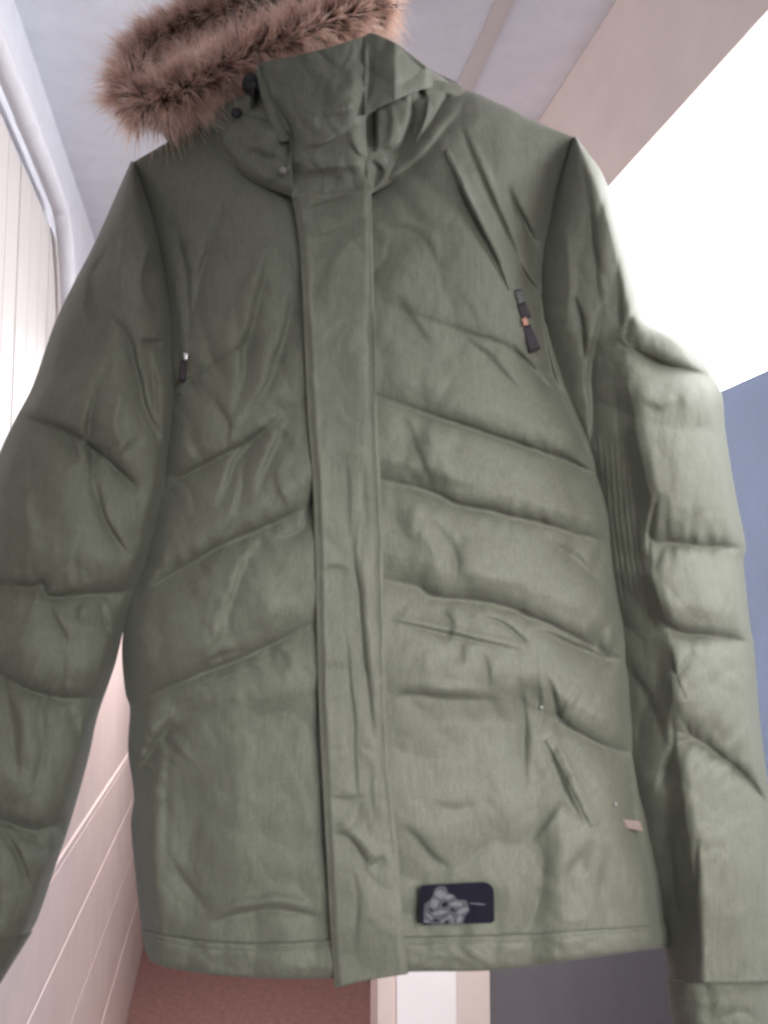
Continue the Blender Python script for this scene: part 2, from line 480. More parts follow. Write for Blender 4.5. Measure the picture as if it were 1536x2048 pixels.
SEAMS = [  # quilting lines of the two fronts
    [(600, 610), (480, 700), (410, 742), (330, 790)],
    [(610, 800), (500, 880), (447, 911), (329, 975)],
    [(625, 1010), (520, 1060), (443, 1093), (293, 1180)],
    [(630, 1247), (508, 1308), (400, 1351), (255, 1405)],
    [(400, 1430), (330, 1470), (262, 1565)],
    [(757, 793), (825, 818), (906, 845), (1052, 893), (1200, 950)],
    [(760, 960), (866, 985), (916, 1011), (988, 1025), (1117, 1058), (1225, 1090)],
    [(770, 1160), (830, 1172), (873, 1195), (988, 1208), (1095, 1248), (1260, 1330)],
    [(1090, 1430), (1153, 1465), (1215, 1495), (1280, 1510)],
    [(757, 600), (860, 640), (940, 668), (1011, 694), (1110, 760)],
]
BODY_FOLDS = [
    # viewer's left front: long slanting folds
    ([(455, 397), (411, 521), (380, 663)], 20, -7), ([(350, 440), (372, 560), (378, 690)], 15, -4.5),
    ([(545, 500), (510, 645), (485, 768), (464, 849)], 20, -8), ([(592, 560), (560, 720), (520, 800), (470, 870)], 17, -7),
    ([(560, 470), (500, 560), (450, 640)], 22, 4.0),
    ([(548, 850), (479, 914), (440, 1018)], 15, -8), ([(582, 830), (540, 930), (510, 1000)], 15, -7),
    ([(572, 1029), (501, 1115), (465, 1208), (450, 1272), (400, 1344)], 22, -6, 0.0),
    ([(490, 905), (482, 980), (470, 1040), (440, 1090)], 12, -4),
    ([(619, 930), (622, 1007), (601, 1060), (551, 1075)], 10, -6),
    ([(600, 880), (560, 960), (590, 1030)], 16, 4),
    ([(430, 800), (455, 850), (450, 900)], 10, -4), ([(470, 1065), (430, 1130), (380, 1180)], 20, 3, 0.0),
    ([(480, 1300), (430, 1320), (400, 1350)], 10, -5), ([(395, 1230), (425, 1265), (405, 1345)], 20, 3, 0.0),
    ([(330, 1100), (300, 1180), (290, 1240)], 14, 4), ([(445, 1180), (420, 1250), (440, 1330)], 20, -2, 0.0),
    ([(360, 1380), (345, 1480), (335, 1600), (330, 1760)], 22, -4), ([(480, 1350), (470, 1500), (480, 1700)], 45, 4),
    ([(419, 1849), (489, 1826), (567, 1820), (640, 1834)], 9, -6, 0.9), ([(330, 1700), (380, 1780), (420, 1830)], 14, -2.5),
    ([(640, 1300), (640, 1500), (650, 1700)], 12, -2.5),
    # armhole seams
    ([(270, 335), (300, 440), (330, 580), (338, 740), (330, 900), (318, 960)], 12, -8),
    ([(1148, 285), (1110, 400), (1087, 520), (1086, 650), (1112, 770), (1175, 910), (1205, 1030)], 13, -8),
    # viewer's right front
    ([(886, 308), (940, 420), (985, 510), (1015, 576)], 6, -5, 0.9), ([(921, 250), (997, 429), (1030, 505), (1060, 560)], 5, -3.5, 0.6),
    ([(1010, 370), (1045, 440), (1078, 520)], 16, -7), ([(1030, 520), (1060, 565), (1090, 600)], 9, -6),
    ([(918, 669), (980, 719), (1067, 812)], 14, -4), ([(1020, 690), (1070, 745), (1110, 790)], 9, -5),
    ([(757, 453), (838, 471), (881, 552)], 20, -3), ([(782, 583), (830, 650), (869, 706)], 18, -3),
    ([(800, 830), (840, 920), (866, 979)], 14, -5), ([(850, 860), (890, 930), (900, 985)], 13, 4),
    ([(860, 1040), (910, 1110), (905, 1190)], 18, -4), ([(820, 1040), (870, 1110), (850, 1170)], 14, 3.5),
    ([(1070, 1065), (1150, 1120), (1225, 1190)], 22, -7), ([(1100, 900), (1150, 930), (1200, 960)], 12, -5),
    ([(952, 1230), (1009, 1251), (1067, 1303)], 8, -5), ([(860, 1215), (900, 1245), (890, 1290)], 9, -4),
    ([(1060, 1258), (1140, 1290), (1240, 1330)], 16, -10),
    ([(773, 1240), (916, 1273), (1070, 1310)], 5, -4, 1.0),
    ([(787, 1401), (816, 1389), (900, 1398), (995, 1403)], 9, -4, 0.9),
    ([(960, 1290), (975, 1350), (968, 1400)], 9, -3), ([(920, 1285), (925, 1330)], 9, -3),
    ([(1030, 1345), (1045, 1423), (1047, 1588)], 14, -7), ([(1080, 1330), (1085, 1400), (1075, 1470)], 10, 4),
    ([(1090, 1341), (1108, 1395), (1118, 1432), (1153, 1470)], 11, -7),
    ([(1096, 1450), (1140, 1540), (1185, 1640), (1205, 1700)], 9, 5), ([(1080, 1480), (1125, 1570), (1165, 1650)], 12, -5),
    ([(805, 1650), (850, 1700), (900, 1740)], 13, -5), ([(860, 1610), (910, 1620), (960, 1610)], 18, -3),
    ([(1190, 1680), (1140, 1750), (1150, 1840)], 18, -6), ([(1230, 1690), (1205, 1780), (1220, 1850)], 16, -5),
    ([(1060, 1700), (1100, 1650), (1130, 1600)], 20, 4), ([(1260, 1520), (1270, 1640), (1290, 1740)], 22, -7),
    # collar seam
    ([(412, 228), (432, 292), (490, 352), (585, 392), (700, 378), (745, 385), (832, 330), (908, 238), (935, 195)], 8, -6, 0.8),
]
PL = [(583, 388), (596, 460), (604, 560), (614, 800), (627, 1000), (632, 1200), (637, 1400), (647, 1600), (655, 1750), (662, 1880), (669, 1976)]
PR = [(742, 376), (746, 500), (753, 800), (764, 1000), (768, 1200), (776, 1500), (796, 1700), (806, 1850), (816, 1948)]
_pl, _pr = catmull(PL), catmull(PR)
def body_base(px, py):
    yl = np.interp(py, _l[:, 1], _l[:, 0]); yr = np.interp(py, _r[:, 1], _r[:, 0])
    s = np.clip((px - yl) / (yr - yl), 0, 1)
    b = np.clip(1 - np.abs(2 * s - 1) ** 2.6, 0, 1) ** 0.62
    yt = np.interp(px, _t[:, 0], _t[:, 1])
    sh = np.clip((py - yt) / 240, 0, 1); sh = np.sqrt(1 - (1 - sh) ** 2)
    low = 0.92 + 0.10 * smooth01((py - 900) / 900)
    return 0.092 * b * (0.12 + 0.88 * sh) * low

def body_h(px, py, detail=True):
    b = body_base(px, py)
    if not detail: return b
    yl = np.interp(py, _l[:, 1], _l[:, 0]); yr = np.interp(py, _r[:, 1], _r[:, 0])
    ed = smooth01(np.minimum(px - yl, yr - px) / 45) * 0.75 + 0.25
    # flat, unquilted zones: the pocket panels near the hem and the yoke
    quilt = (0.12 * smooth01((py - 430) / 150) + 0.88 * smooth01((py - 560) / 420)) * (1 - 0.85 * smooth01((py - 1330) / 120) * smooth01((px - 300) / 90) * smooth01((1150 - px) / 90))
    xa = np.interp(py, _pl[:, 1], _pl[:, 0]); xb = np.interp(py, _pr[:, 1], _pr[:, 0])
    quilt = quilt * (0.62 + 0.38 * smooth01(np.maximum(xa - px, px - xb) / 110))
    h = puff(px, py, SEAMS, 0.029, 64) * quilt
    h = h + strokes(px, py, [(q, 10, -6.5, 0.2) for q in SEAMS]) * quilt + strokes(px, py, BODY_FOLDS) * 1.4
    h = h + crumple(px, py, 21, 0.0052, 150) + crumple(px, py, 31, 0.0013, 70) + crumple(px, py * 0.6, 37, 0.0006, 30) + gnoise(px / 30, py / 46, 41) * 0.0004
    h = h + gnoise(px / 260, py / 420, 51) * 0.006
    return b + h * ed

def jacket_piece(name, top, bottom, left, right, nu, nv, hfun, thick, mat, smooth_top=True, cosu=False):
    px, py, U, V = coons(top, bottom, left, right, nu, nv, cosu, smooth_top)
    hf = hfun(px, py, U, V)
    hb = thick(hf, U, V, px, py) if callable(thick) else hf - thick
    return shell(name, px, py, hf, hb, mat, parka)

# body: one closed skin, front puffed, back flatter
def h_body(px, py, U, V):
    h = body_h(px, py)
    return h
body = jacket_piece('body', TOP, HEM_T, L_SIDE, R_SIDE, 250, 400, h_body,
                    lambda hf, U, V, px, py: -0.045 * np.clip(1 - np.abs(2 * U - 1) ** 3, 0, 1) ** .6 * smooth01(V * 6 + .05) - 0.004, M['cloth'], cosu=True)

# hem band
def h_hem(px, py, U, V):
    h = body_h(px, np.minimum(py, 1845), True)
    r = 0.004 + 0.006 * np.sin(np.pi * np.clip(V, 0, 1)) ** 0.5
    st = -0.0025 * np.exp(-((V - 0.16) / 0.035) ** 2)
    return h * 0.97 + r + st + gnoise(px / 60, py / 30, 3) * 0.0018 + crumple(px, py, 8, 0.0015, 40)
hemband = jacket_piece('hem_band', HEM_T, HEM_B, [HEM_T[0], (288, 1895), HEM_B[0]], [HEM_T[-1], (1341, 1870), HEM_B[-1]], 200, 26, h_hem,
                       lambda hf, U, V, px, py: np.minimum(hf - 0.004, hf * 0 + 0.004) * 0 + hf - 0.010, M['cloth'])

# front placket
PLK_FOLDS = [
    ([(735, 400), (738, 600), (742, 800), (752, 1000), (757, 1200), (765, 1500), (784, 1700), (800, 1900)], 4, -4.5, 0.5),
    ([(592, 400), (613, 560), (624, 800), (637, 1000), (642, 1200), (647, 1400), (657, 1600), (665, 1750), (674, 1940)], 3.5, -2.5, 0.3),
    ([(700, 1060), (715, 1180), (722, 1250), (735, 1380), (746, 1475)], 8, -6, 0.9), ([(690, 1250), (702, 1400), (715, 1600)], 7, -4),
    ([(690, 900), (695, 1000), (690, 1080)], 12, -3), ([(725, 930), (730, 1040), (720, 1130)], 8, -4),
    ([(640, 1150), (665, 1138), (700, 1140)], 8, -4), ([(745, 1530), (740, 1590), (745, 1650)], 8, -3),
    ([(655, 1595), (690, 1600), (730, 1590)], 8, -4), ([(722, 1605), (715, 1650), (690, 1670)], 7, -4.5),
    ([(665, 1665), (700, 1680), (738, 1735)], 9, -6, 0.9), ([(738, 1735), (770, 1715)], 8, -4), ([(700, 1720), (715, 1800), (705, 1900)], 14, -3),
    ([(600, 425), (660, 405), (735, 385)], 11, -5, 0.9), ([(605, 480), (665, 470), (735, 430)], 12, -4), ([(650, 560), (690, 500), (735, 470)], 16, 3),
    ([(665, 521), (634, 570), (625, 640)], 12, -3), ([(745, 600), (744, 700), (748, 830)], 5, -5), ([(640, 700), (670, 660), (700, 650)], 18, -2),
    ([(650, 870), (640, 960), (650, 1060)], 14, 3), ([(640, 1230), (650, 1330), (660, 1500)], 12, 2.5),
]
def h_plk(px, py, U, V):
    b = body_base(px, np.minimum(py, 1900))
    e = np.minimum(U, 1 - U)
    r = 0.0135 + 0.0045 * smooth01(e / 0.10) + 0.0025 * smooth01((py - 430) / 150)
    r = r - 0.004 * smooth01((py - 1830) / 120)
    return b + r + strokes(px, py, PLK_FOLDS) + crumple(px, py, 61, 0.0024, 110) + crumple(px, py, 71, 0.0007, 40) + gnoise(px / 200, py / 300, 51) * 0.004
placket = jacket_piece('placket', [PL[0], (660, 392), PR[0]], [PL[-1], (740, 1960), PR[-1]], PL, PR, 50, 330, h_plk, 0.016, M['cloth'])

# hand-pocket welts and zip welts lying on the fronts
def strip_piece(name, path, w, lift, mat, seg=60, fold=0.0, thick=0.004):
    c = resample(path, np.linspace(0, 1, seg))
    t = np.gradient(c, axis=0); t /= np.linalg.norm(t, axis=1)[:, None]
    n = np.stack([-t[:, 1], t[:, 0]], -1)
    k = np.linspace(-0.5, 0.5, 9)
    px = c[:, 0][:, None] + n[:, 0][:, None] * k * w; py = c[:, 1][:, None] + n[:, 1][:, None] * k * w
    prof = (1 - (2 * k) ** 2) ** 0.5
    hf = body_h(px, py) + lift * (0.45 + 0.55 * prof)[None] + crumple(px, py, 91, 0.001, 30)
    return shell(name, px, py, hf, hf - thick - lift, mat, parka)
strip_piece('pocket_welt', [(624, 1262), (508, 1322), (404, 1362)], 22, 0.0008, M['cloth'])
strip_piece('pocket_welt', [(1100, 1475), (1150, 1565), (1192, 1650)], 24, 0.0015, M['cloth'])
strip_piece('chest_zip_welt', [(893, 300), (945, 412), (990, 500), (1024, 578)], 14, 0.0022, M['cloth'])

# --------------------------------------------------------------- sleeves

# viewer's left sleeve
LS_OUT = [(262, 322), (192, 480), (148, 565), (108, 650), (66, 770), (30, 840), (-4, 915), (-40, 1040), (-72, 1170), (-80, 1190), (-100, 1330), (-118, 1500), (-140, 1680), (-160, 1850), (-165, 1900)]
LS_IN = [(268, 326), (322, 480), (352, 650), (356, 800), (340, 940), (308, 1090), (272, 1185), (252, 1240), (230, 1330), (196, 1430), (176, 1520), (142, 1640), (112, 1730), (78, 1830), (60, 1866)]
LS_SEAMS = [[(-80, 1165), (0, 1169), (62, 1175), (86, 1168), (98, 1192), (168, 1191), (262, 1183)],
            [(-110, 1330), (0, 1350), (60, 1380), (140, 1398), (230, 1392)],
            [(20, 815), (66, 838), (132, 865), (190, 900), (260, 960)],
            [(-130, 1620), (0, 1640), (60, 1660), (150, 1640)]]
LS_FOLDS = [
    ([(220, 495), (185, 557), (183, 640), (187, 697)], 13, -5), ([(211, 627), (259, 689), (286, 803), (328, 915)], 13, -7),
    ([(281, 684), (325, 684)], 7, -5), ([(211, 724), (180, 847), (185, 935), (193, 1010)], 14, -7), ([(132, 865), (158, 926)], 10, -6),
    ([(215, 926), (281, 979)], 10, -5), ([(190, 960), (200, 1010), (224, 1068), (263, 1115)], 10, -7), ([(240, 760), (230, 850), (250, 930)], 20, 5),
    ([(95, 1203), (115, 1250), (138, 1290)], 9, -5), ([(200, 1200), (210, 1250), (235, 1290)], 12, -4), ([(165, 1205), (160, 1250)], 12, 4),
    ([(5, 1350), (25, 1440), (30, 1560)], 14, -4), ([(80, 1400), (90, 1480), (70, 1580)], 18, -4), ([(130, 1405), (150, 1440), (160, 1500)], 14, -3),
    ([(0, 1655), (35, 1710), (58, 1780)], 10, -6), ([(-60, 1660), (-20, 1760), (0, 1850)], 16, -4), ([(300, 480), (280, 560), (300, 640)], 20, 4),
    ([(250, 440), (240, 540), (225, 600)], 16, 3.5), ([(300, 700), (310, 800), (316, 880)], 12, -5), ([(120, 660), (110, 740), (120, 800)], 24, 3),
    ([(40, 950), (60, 1060), (50, 1130)], 30, 4), ([(330, 620), (350, 760), (340, 900)], 14, -5),
]
def make_sleeve(name, top, bottom, left, right, nu, nv, seams, folds, ridge, peak, puffamp, pufffun, seed, fold_side=False):
    px, py, U, V = coons(top, bottom, left, right, nu, nv, True)
    l = catmull(left); r = catmull(right)
    rx = ridge(py)                                        # where across the sleeve the crown of the tube lies (0..1)
    t = np.where(U < rx, U / rx, (1 - U) / (1 - rx))
    base = peak * np.clip(1 - (1 - t) ** 2.1, 0, 1) ** 0.62
    if fold_side:                                         # inner side lies slack: it rises straight to the crown
        k = 0.55 * smooth01((py - 560) / 220) * np.where(U < rx, 1, 0)
        base = base * (1 - k) + peak * (0.10 * np.sqrt(np.clip(t, 0, 1)) + 0.90 * np.clip(t, 0, 1) ** 1.25) * k
    base = base * (0.05 + 0.95 * np.sqrt(1 - (1 - np.clip(V / 0.16, 0, 1)) ** 2))
    ed = smooth01(np.minimum(U, 1 - U) / 0.10) * 0.8 + 0.2
    d = puff(px, py, seams, puffamp, 46) * pufffun(px, py, U) + strokes(px, py, folds) * 1.5 + strokes(px, py, [(q, 9, -8, 0.2) for q in seams]) * pufffun(px, py, U)
    d = d + crumple(px, py, seed, 0.0055, 140) + crumple(px, py, seed + 5, 0.0013, 66) + crumple(px, py * 0.6, seed + 7, 0.0006, 30) + gnoise(px / 30, py / 46, seed + 9) * 0.0004
    hf = base + d * ed
    hb = -0.6 * base - 0.004 - 0.004 * ed
    return shell(name, px, py, hf, hb, M['cloth'], parka)

make_sleeve('sleeve', [LS_OUT[0], (266, 323), LS_IN[0]], [LS_OUT[-1], (-50, 1890), LS_IN[-1]], LS_OUT, LS_IN, 130, 380, LS_SEAMS, LS_FOLDS,
            lambda y: 0.5 + 0 * y, 0.062, 0.020, lambda x, y, U: smooth01((y - 700) / 150), 101)

# viewer's right sleeve: the panel turned to the window is the quilted one
RS_IN = [(1148, 274), (1108, 400), (1078, 520), (1076, 650), (1104, 770), (1166, 905), (1196, 1020), (1212, 1150), (1238, 1300), (1252, 1500), (1276, 1650), (1298, 1750), (1330, 1900), (1338, 1962)]
RS_OUT = [(1153, 275), (1206, 350), (1240, 450), (1276, 570), (1300, 640), (1375, 680), (1425, 750), (1444, 790), (1452, 870), (1474, 1000), (1492, 1090), (1488, 1130), (1502, 1260), (1508, 1290), (1520, 1440), (1540, 1600), (1556, 1760), (1566, 1900), (1562, 1962)]
RS_SEAMS = [[(1265, 700), (1330, 730), (1425, 752)], [(1312, 1085), (1370, 1088), (1495, 1098)], [(1335, 1258), (1410, 1270), (1512, 1285)],
            [(1385, 1475), (1440, 1510), (1500, 1565), (1560, 1640)]]
RS_RIDGE = np.array([(1150, 275), (1185, 360), (1215, 450), (1240, 560), (1262, 650), (1258, 750), (1268, 860), (1305, 1010), (1303, 1150), (1338, 1260), (1350, 1450), (1368, 1600), (1388, 1750), (1395, 1900), (1398, 2060)], float)
_ri, _ro = catmull(RS_IN), catmull(RS_OUT)
def rs_ridge(y):
    x = np.interp(y, RS_RIDGE[:, 1], RS_RIDGE[:, 0])
    a = np.interp(y, _ri[:, 1], _ri[:, 0]); b = np.interp(y, _ro[:, 1], _ro[:, 0])
    return np.clip((x - a) / np.maximum(b - a, 1), 0.2, 0.85)
ribs = []
for i in range(7):
    x0 = 1196 + i * 11
    ribs.append(([(x0 - 4, 840 + 8 * i), (x0 + 2, 960), (x0 + 14, 1080), (x0 + 34, 1230)], 4.0, -1.6))
RS_FOLDS = ribs + [
    ([(1160, 320), (1180, 460), (1200, 620)], 16, -5), ([(1148, 590), (1165, 650), (1168, 720)], 9, -6), ([(1210, 610), (1184, 720), (1185, 800), (1182, 900)], 13, -8),
    ([(1290, 600), (1262, 640), (1245, 700)], 9, -6), ([(1275, 800), (1320, 830), (1370, 800)], 18, -4),
    ([(1320, 985), (1305, 1040), (1298, 1110)], 9, -6), ([(1390, 700), (1430, 790), (1448, 880)], 14, -4),
    ([(1320, 1245), (1370, 1268), (1430, 1262)], 7, -6), ([(1338, 1290), (1352, 1350), (1385, 1300)], 10, -5), ([(1350, 1400), (1345, 1500), (1315, 1590)], 15, -5),
    ([(1330, 1580), (1345, 1750), (1362, 1930)], 18, -5), ([(1395, 1660), (1388, 1800), (1398, 1940)], 12, -5), ([(1450, 1620), (1470, 1760), (1460, 1920)], 28, 3.5),
    ([(1230, 1310), (1290, 1390), (1335, 1500)], 20, -4), ([(1120, 440), (1140, 560), (1128, 670)], 26, 4), ([(1240, 470), (1230, 600), (1242, 720)], 16, -4),
]
make_sleeve('sleeve', [RS_IN[0], (1151, 273), RS_OUT[0]], [RS_IN[-1], (1450, 1966), RS_OUT[-1]], RS_IN, RS_OUT, 140, 400, RS_SEAMS, RS_FOLDS,
            rs_ridge, 0.080, 0.026, lambda x, y, U: smooth01((U - rs_ridge(y) + 0.12) / 0.2) * smooth01((y - 610) / 60), 151, True)

# cuffs
def cuff(name, tl, tr, bl, br, peak, seed, mid_dx=0):
    top = [tl, ((tl[0] + tr[0]) / 2, (tl[1] + tr[1]) / 2 + 5), tr]; bot = [bl, ((bl[0] + br[0]) / 2, (bl[1] + br[1]) / 2 + 8), br]
    px, py, U, V = coons(top, bot, [tl, ((tl[0] + bl[0]) / 2, (tl[1] + bl[1]) / 2), bl], [tr, ((tr[0] + br[0]) / 2, (tr[1] + br[1]) / 2), br], 60, 50, True)
    t = 1 - np.abs(2 * U - 1)
    base = peak * np.clip(1 - (1 - t) ** 2.2, 0, 1) ** 0.6
    d = 0.006 * np.sin(np.pi * np.clip(V, 0, 1)) ** 0.5 + crumple(px, py, seed, 0.0035, 60) + gnoise(px / 26, py / 80, seed) * 0.002
    hf = base + d * (0.3 + 0.7 * smooth01(t / .3)); hb = -0.6 * base - 0.004
    return shell(name, px, py, hf, hb, M['cloth'], parka)
cuff('cuff', (-168, 1896), (66, 1862), (-190, 2010), (-12, 1988), 0.052, 201)
cuff('cuff', (1332, 1958), (1566, 1958), (1352, 2110), (1560, 2110), 0.070, 211)

# --------------------------------------------------------------- collar and hood
def ramp(x, xs, ys): return np.interp(x, xs, ys)

# hood, lying back behind the collar
def h_hood(px, py, U, V):
    return -0.012 + 0.045 * np.sin(np.pi * np.clip(U, 0, 1)) ** 0.6 * np.sin(np.pi * np.clip(V * 0.9 + 0.05, 0, 1)) ** 0.5 + crumple(px, py, 301, 0.006, 90)
jacket_piece('hood', [(325, 262), (420, 130), (560, 55), (700, 48), (745, 62), (800, 92), (860, 138), (905, 160)],
             [(336, 285), (450, 300), (640, 330), (800, 300), (930, 190)],
             [(325, 262), (328, 272), (336, 285)], [(905, 160), (920, 170), (930, 190)], 110, 60, h_hood,
             lambda hf, U, V, px, py: -0.05 - 0.05 * np.sin(np.pi * U) * np.sin(np.pi * np.clip(V, 0, 1)) + 0 * hf, M['cloth_dark'])

# lower left side of the neck, between collar seam and the stand-up flap
def h_neckl(px, py, U, V):
    b = ramp(px, [400, 460, 520, 590], [0.020, 0.052, 0.074, 0.088])
    f = strokes(px, py, [([(506, 150), (512, 190), (505, 230)], 12, -22, 0.1), ([(430, 240), (460, 300), (520, 345)], 16, 5), ([(500, 300), (540, 320), (575, 318)], 12, -5),
                         ([(470, 225), (520, 245), (560, 262)], 10, -5), ([(425, 245), (442, 292), (475, 330)], 9, -10), ([(570, 262), (577, 300), (572, 335)], 9, -16, 0.1), ([(540, 250), (520, 290), (470, 280)], 22, 5)])
    return b + 0.010 * np.sin(np.pi * np.clip(V, 0.05, 1)) ** .5 + f + crumple(px, py, 311, 0.003, 50) - 0.006 * smooth01((V - .9) / .1)
jacket_piece('neck_panel', [(408, 226), (450, 208), (490, 190), (512, 150), (548, 178)], [(412, 234), (432, 294), (490, 354), (588, 396)],
             [(408, 226), (410, 230), (412, 234)], [(548, 178), (580, 265), (584, 340), (588, 396)], 70, 70, h_neckl, 0.012, M['cloth'], smooth_top=False)

# lower right side of the neck with its deep upright folds
def h_neckr(px, py, U, V):
    b = ramp(px, [725, 760, 830, 890, 940], [0.086, 0.078, 0.060, 0.036, 0.012])
    f = strokes(px, py, [([(746, 222), (748, 262), (746, 305)], 9, -20, 0.1), ([(822, 188), (824, 240), (806, 290), (775, 318)], 9, -16, 0.1), ([(785, 205), (790, 250), (778, 300)], 20, 8, 0.0),
                         ([(858, 190), (852, 235), (828, 300)], 9, 8, 0.1), ([(896, 185), (880, 240), (848, 305)], 12, -20, 0.1), ([(915, 190), (895, 245), (858, 312)], 6, 6, 0.1),
                         ([(742, 320), (760, 345), (745, 375)], 7, -7, 0.3), ([(838, 178), (850, 195)], 6, -8)])
    return b + f + 0.006 * np.sin(np.pi * np.clip(V, 0.05, 1)) ** .5 + crumple(px, py, 321, 0.002, 40)
jacket_piece('neck_panel', [(726, 215), (790, 190), (850, 165), (905, 165), (938, 188)], [(736, 392), (790, 362), (836, 330), (880, 282), (912, 236), (938, 196)],
             [(726, 215), (730, 300), (736, 392)], [(938, 188), (939, 192), (938, 196)], 100, 80, h_neckr, 0.010, M['cloth'])

# collar wing at the right of the flap
def h_wing(px, py, U, V):
    b = ramp(px, [725, 790, 850, 905], [0.100, 0.094, 0.066, 0.012])
    f = strokes(px, py, [([(738, 90), (740, 150), (732, 215)], 9, -6, 0.2), ([(800, 100), (850, 145), (890, 172)], 8, -4), ([(770, 100), (790, 150), (780, 190)], 26, 3)])
    return b + f + crumple(px, py, 331, 0.002, 60)
jacket_piece('collar_wing', [(728, 74), (745, 66), (792, 88), (850, 132), (900, 164)], [(728, 230), (760, 213), (800, 196), (840, 180), (876, 174), (900, 170)],
             [(728, 74), (728, 150), (728, 230)], [(900, 164), (901, 167), (900, 170)], 70, 50, h_wing, 0.007, M['cloth'])

# stand-up storm flap over the throat
FL = [(516, 126), (530, 160), (548, 205), (574, 265), (581, 330), (584, 398)]
FR = [(736, 70), (738, 150), (731, 225), (734, 300), (743, 388)]
def h_flap(px, py, U, V):
    b = ramp(py, [60, 200, 330, 400], [0.108, 0.104, 0.098, 0.088])
    e = np.minimum(U, 1 - U)
    b = b + 0.006 * smooth01(e / 0.2) - 0.010 * np.abs(2 * U - 1) ** 2
    f = strokes(px, py, [([(630, 240), (680, 232), (720, 205)], 12, -4), ([(600, 300), (650, 292), (700, 268)], 14, -5), ([(690, 275), (710, 305), (730, 320)], 8, -4), ([(640, 150), (646, 200), (640, 240)], 16, -2.5),
                         ([(600, 345), (660, 335), (725, 330)], 16, 3), ([(545, 190), (575, 250), (585, 300)], 8, -3), ([(590, 385), (660, 388), (730, 372)], 9, -4), ([(660, 220), (700, 170), (690, 120)], 30, 3)])
    k = smooth01((py - 320) / 66)
    return (b + f) * (1 - k) + (body_base(px, py) + 0.0155 + f * 0.6) * k + crumple(px, py, 341, 0.0028, 70) + crumple(px, py, 345, 0.0012, 30)
jacket_piece('storm_flap', [(516, 126), (640, 100), (736, 70)], [(584, 398), (660, 402), (743, 388)], FL, FR, 80, 110, h_flap, 0.008, M['cloth'])
# inner edge of the flap showing at its left
def h_lip(px, py, U, V):
    return ramp(py, [120, 200, 300], [0.094, 0.092, 0.090]) + 0 * px + 0.004 * np.sin(np.pi * U)
jacket_piece('flap_lining', [(512, 140), (518, 134), (524, 140)], [(552, 282), (566, 284), (580, 280)], [(512, 140), (522, 190), (552, 282)], [(524, 140), (552, 205), (580, 280)], 14, 40, h_lip, 0.006, M['cloth'])

# --------------------------------------------------------------- small fittings
def disc(name, px, py, h, r, mat, th=0.003, tilt=None):
    seg = 18
    v = []; f = []
    rings = [(0.0, th), (0.6, th), (0.85, th * 0.8), (1.0, 0.0)]
    c = P(px, py, h)
    nrm = -HEAD; ux = RGT; uz = np.array([0, 0, 1.0])
    if tilt is not None:
        nrm = nrm + RGT * tilt[0] + uz * tilt[1]; nrm /= np.linalg.norm(nrm)
        ux = np.cross(uz, nrm) * 1.0; ux /= np.linalg.norm(ux); uz = np.cross(nrm, ux)
    v.append(c + nrm * th)
    for rr, hh in rings[1:]:
        for k in range(seg):
            a = 2 * math.pi * k / seg
            v.append(c + ux * math.cos(a) * r * rr + uz * math.sin(a) * r * rr + nrm * hh)
    for k in range(seg):
        f.append((0, 1 + k, 1 + (k + 1) % seg))
    for j in range(2):
        for k in range(seg):
            a = 1 + j * seg + k; b = 1 + j * seg + (k + 1) % seg
            f.append((a, a + seg, b + seg, b))
    return mesh_obj(name, v, f, mat, parka, origin=ORG)

def slab(name, corners, lift, th, mat, parent=None, res=10, hfun=None):
    """thin rounded plate given by 4 photo corners, lying on the cloth"""
    tl, tr, br, bl = [np.array(c, float) for c in corners]
    u, v_ = np.meshgrid(np.linspace(0, 1, res), np.linspace(0, 1, res))
    pp = ((1 - u) * (1 - v_))[..., None] * tl + (u * (1 - v_))[..., None] * tr + (u * v_)[..., None] * br + ((1 - u) * v_)[..., None] * bl
    px, py = pp[..., 0], pp[..., 1]
    b = body_h(px, py, False) + lift if hfun is None else hfun(px, py) + lift
    e = np.minimum(np.minimum(u, 1 - u), np.minimum(v_, 1 - v_))
    hf = b + th * smooth01(e / 0.15 + 0.35)
    return shell(name, px, py, hf, b - 0.001, mat, parka)

def body_at(x, y): return float(body_h(np.array([[float(x)]]), np.array([[float(y)]]))[0, 0])
def slab_flat(name, corners, lift, th, mat, z=None):
    c = np.mean(np.array(corners, float), axis=0)
    hz = body_at(*c) if z is None else z
    return slab(name, corners, lift, th, mat, hfun=lambda x, y: hz + 0 * x)

# chest zip on the viewer's right: slider, orange thread, webbing pull
slab_flat('zip_slider', [(1027, 580), (1044, 577), (1052, 606), (1036, 612)], 0.003, 0.004, M['zipmetal'])
slab_flat('zip_pull', [(1032, 610), (1051, 604), (1063, 634), (1045, 640)], 0.004, 0.004, M['puller'])
slab_flat('pull_thread', [(1042, 637), (1053, 634), (1058, 650), (1047, 653)], 0.005, 0.003, M['orange'])
slab_flat('zip_pull', [(1044, 652), (1061, 648), (1082, 698), (1058, 706)], 0.004, 0.004, M['puller'])
# chest zip on the viewer's left
slab_flat('zip_slider', [(366, 704), (377, 706), (374, 721), (368, 721)], 0.004, 0.004, M['steel'])
slab_flat('zip_pull', [(362, 722), (374, 722), (372, 764), (358, 762)], 0.003, 0.003, M['puller'])
strip_piece('chest_zip_welt', [(352, 560), (362, 640), (368, 700), (362, 790)], 14, 0.0022, M['cloth'])
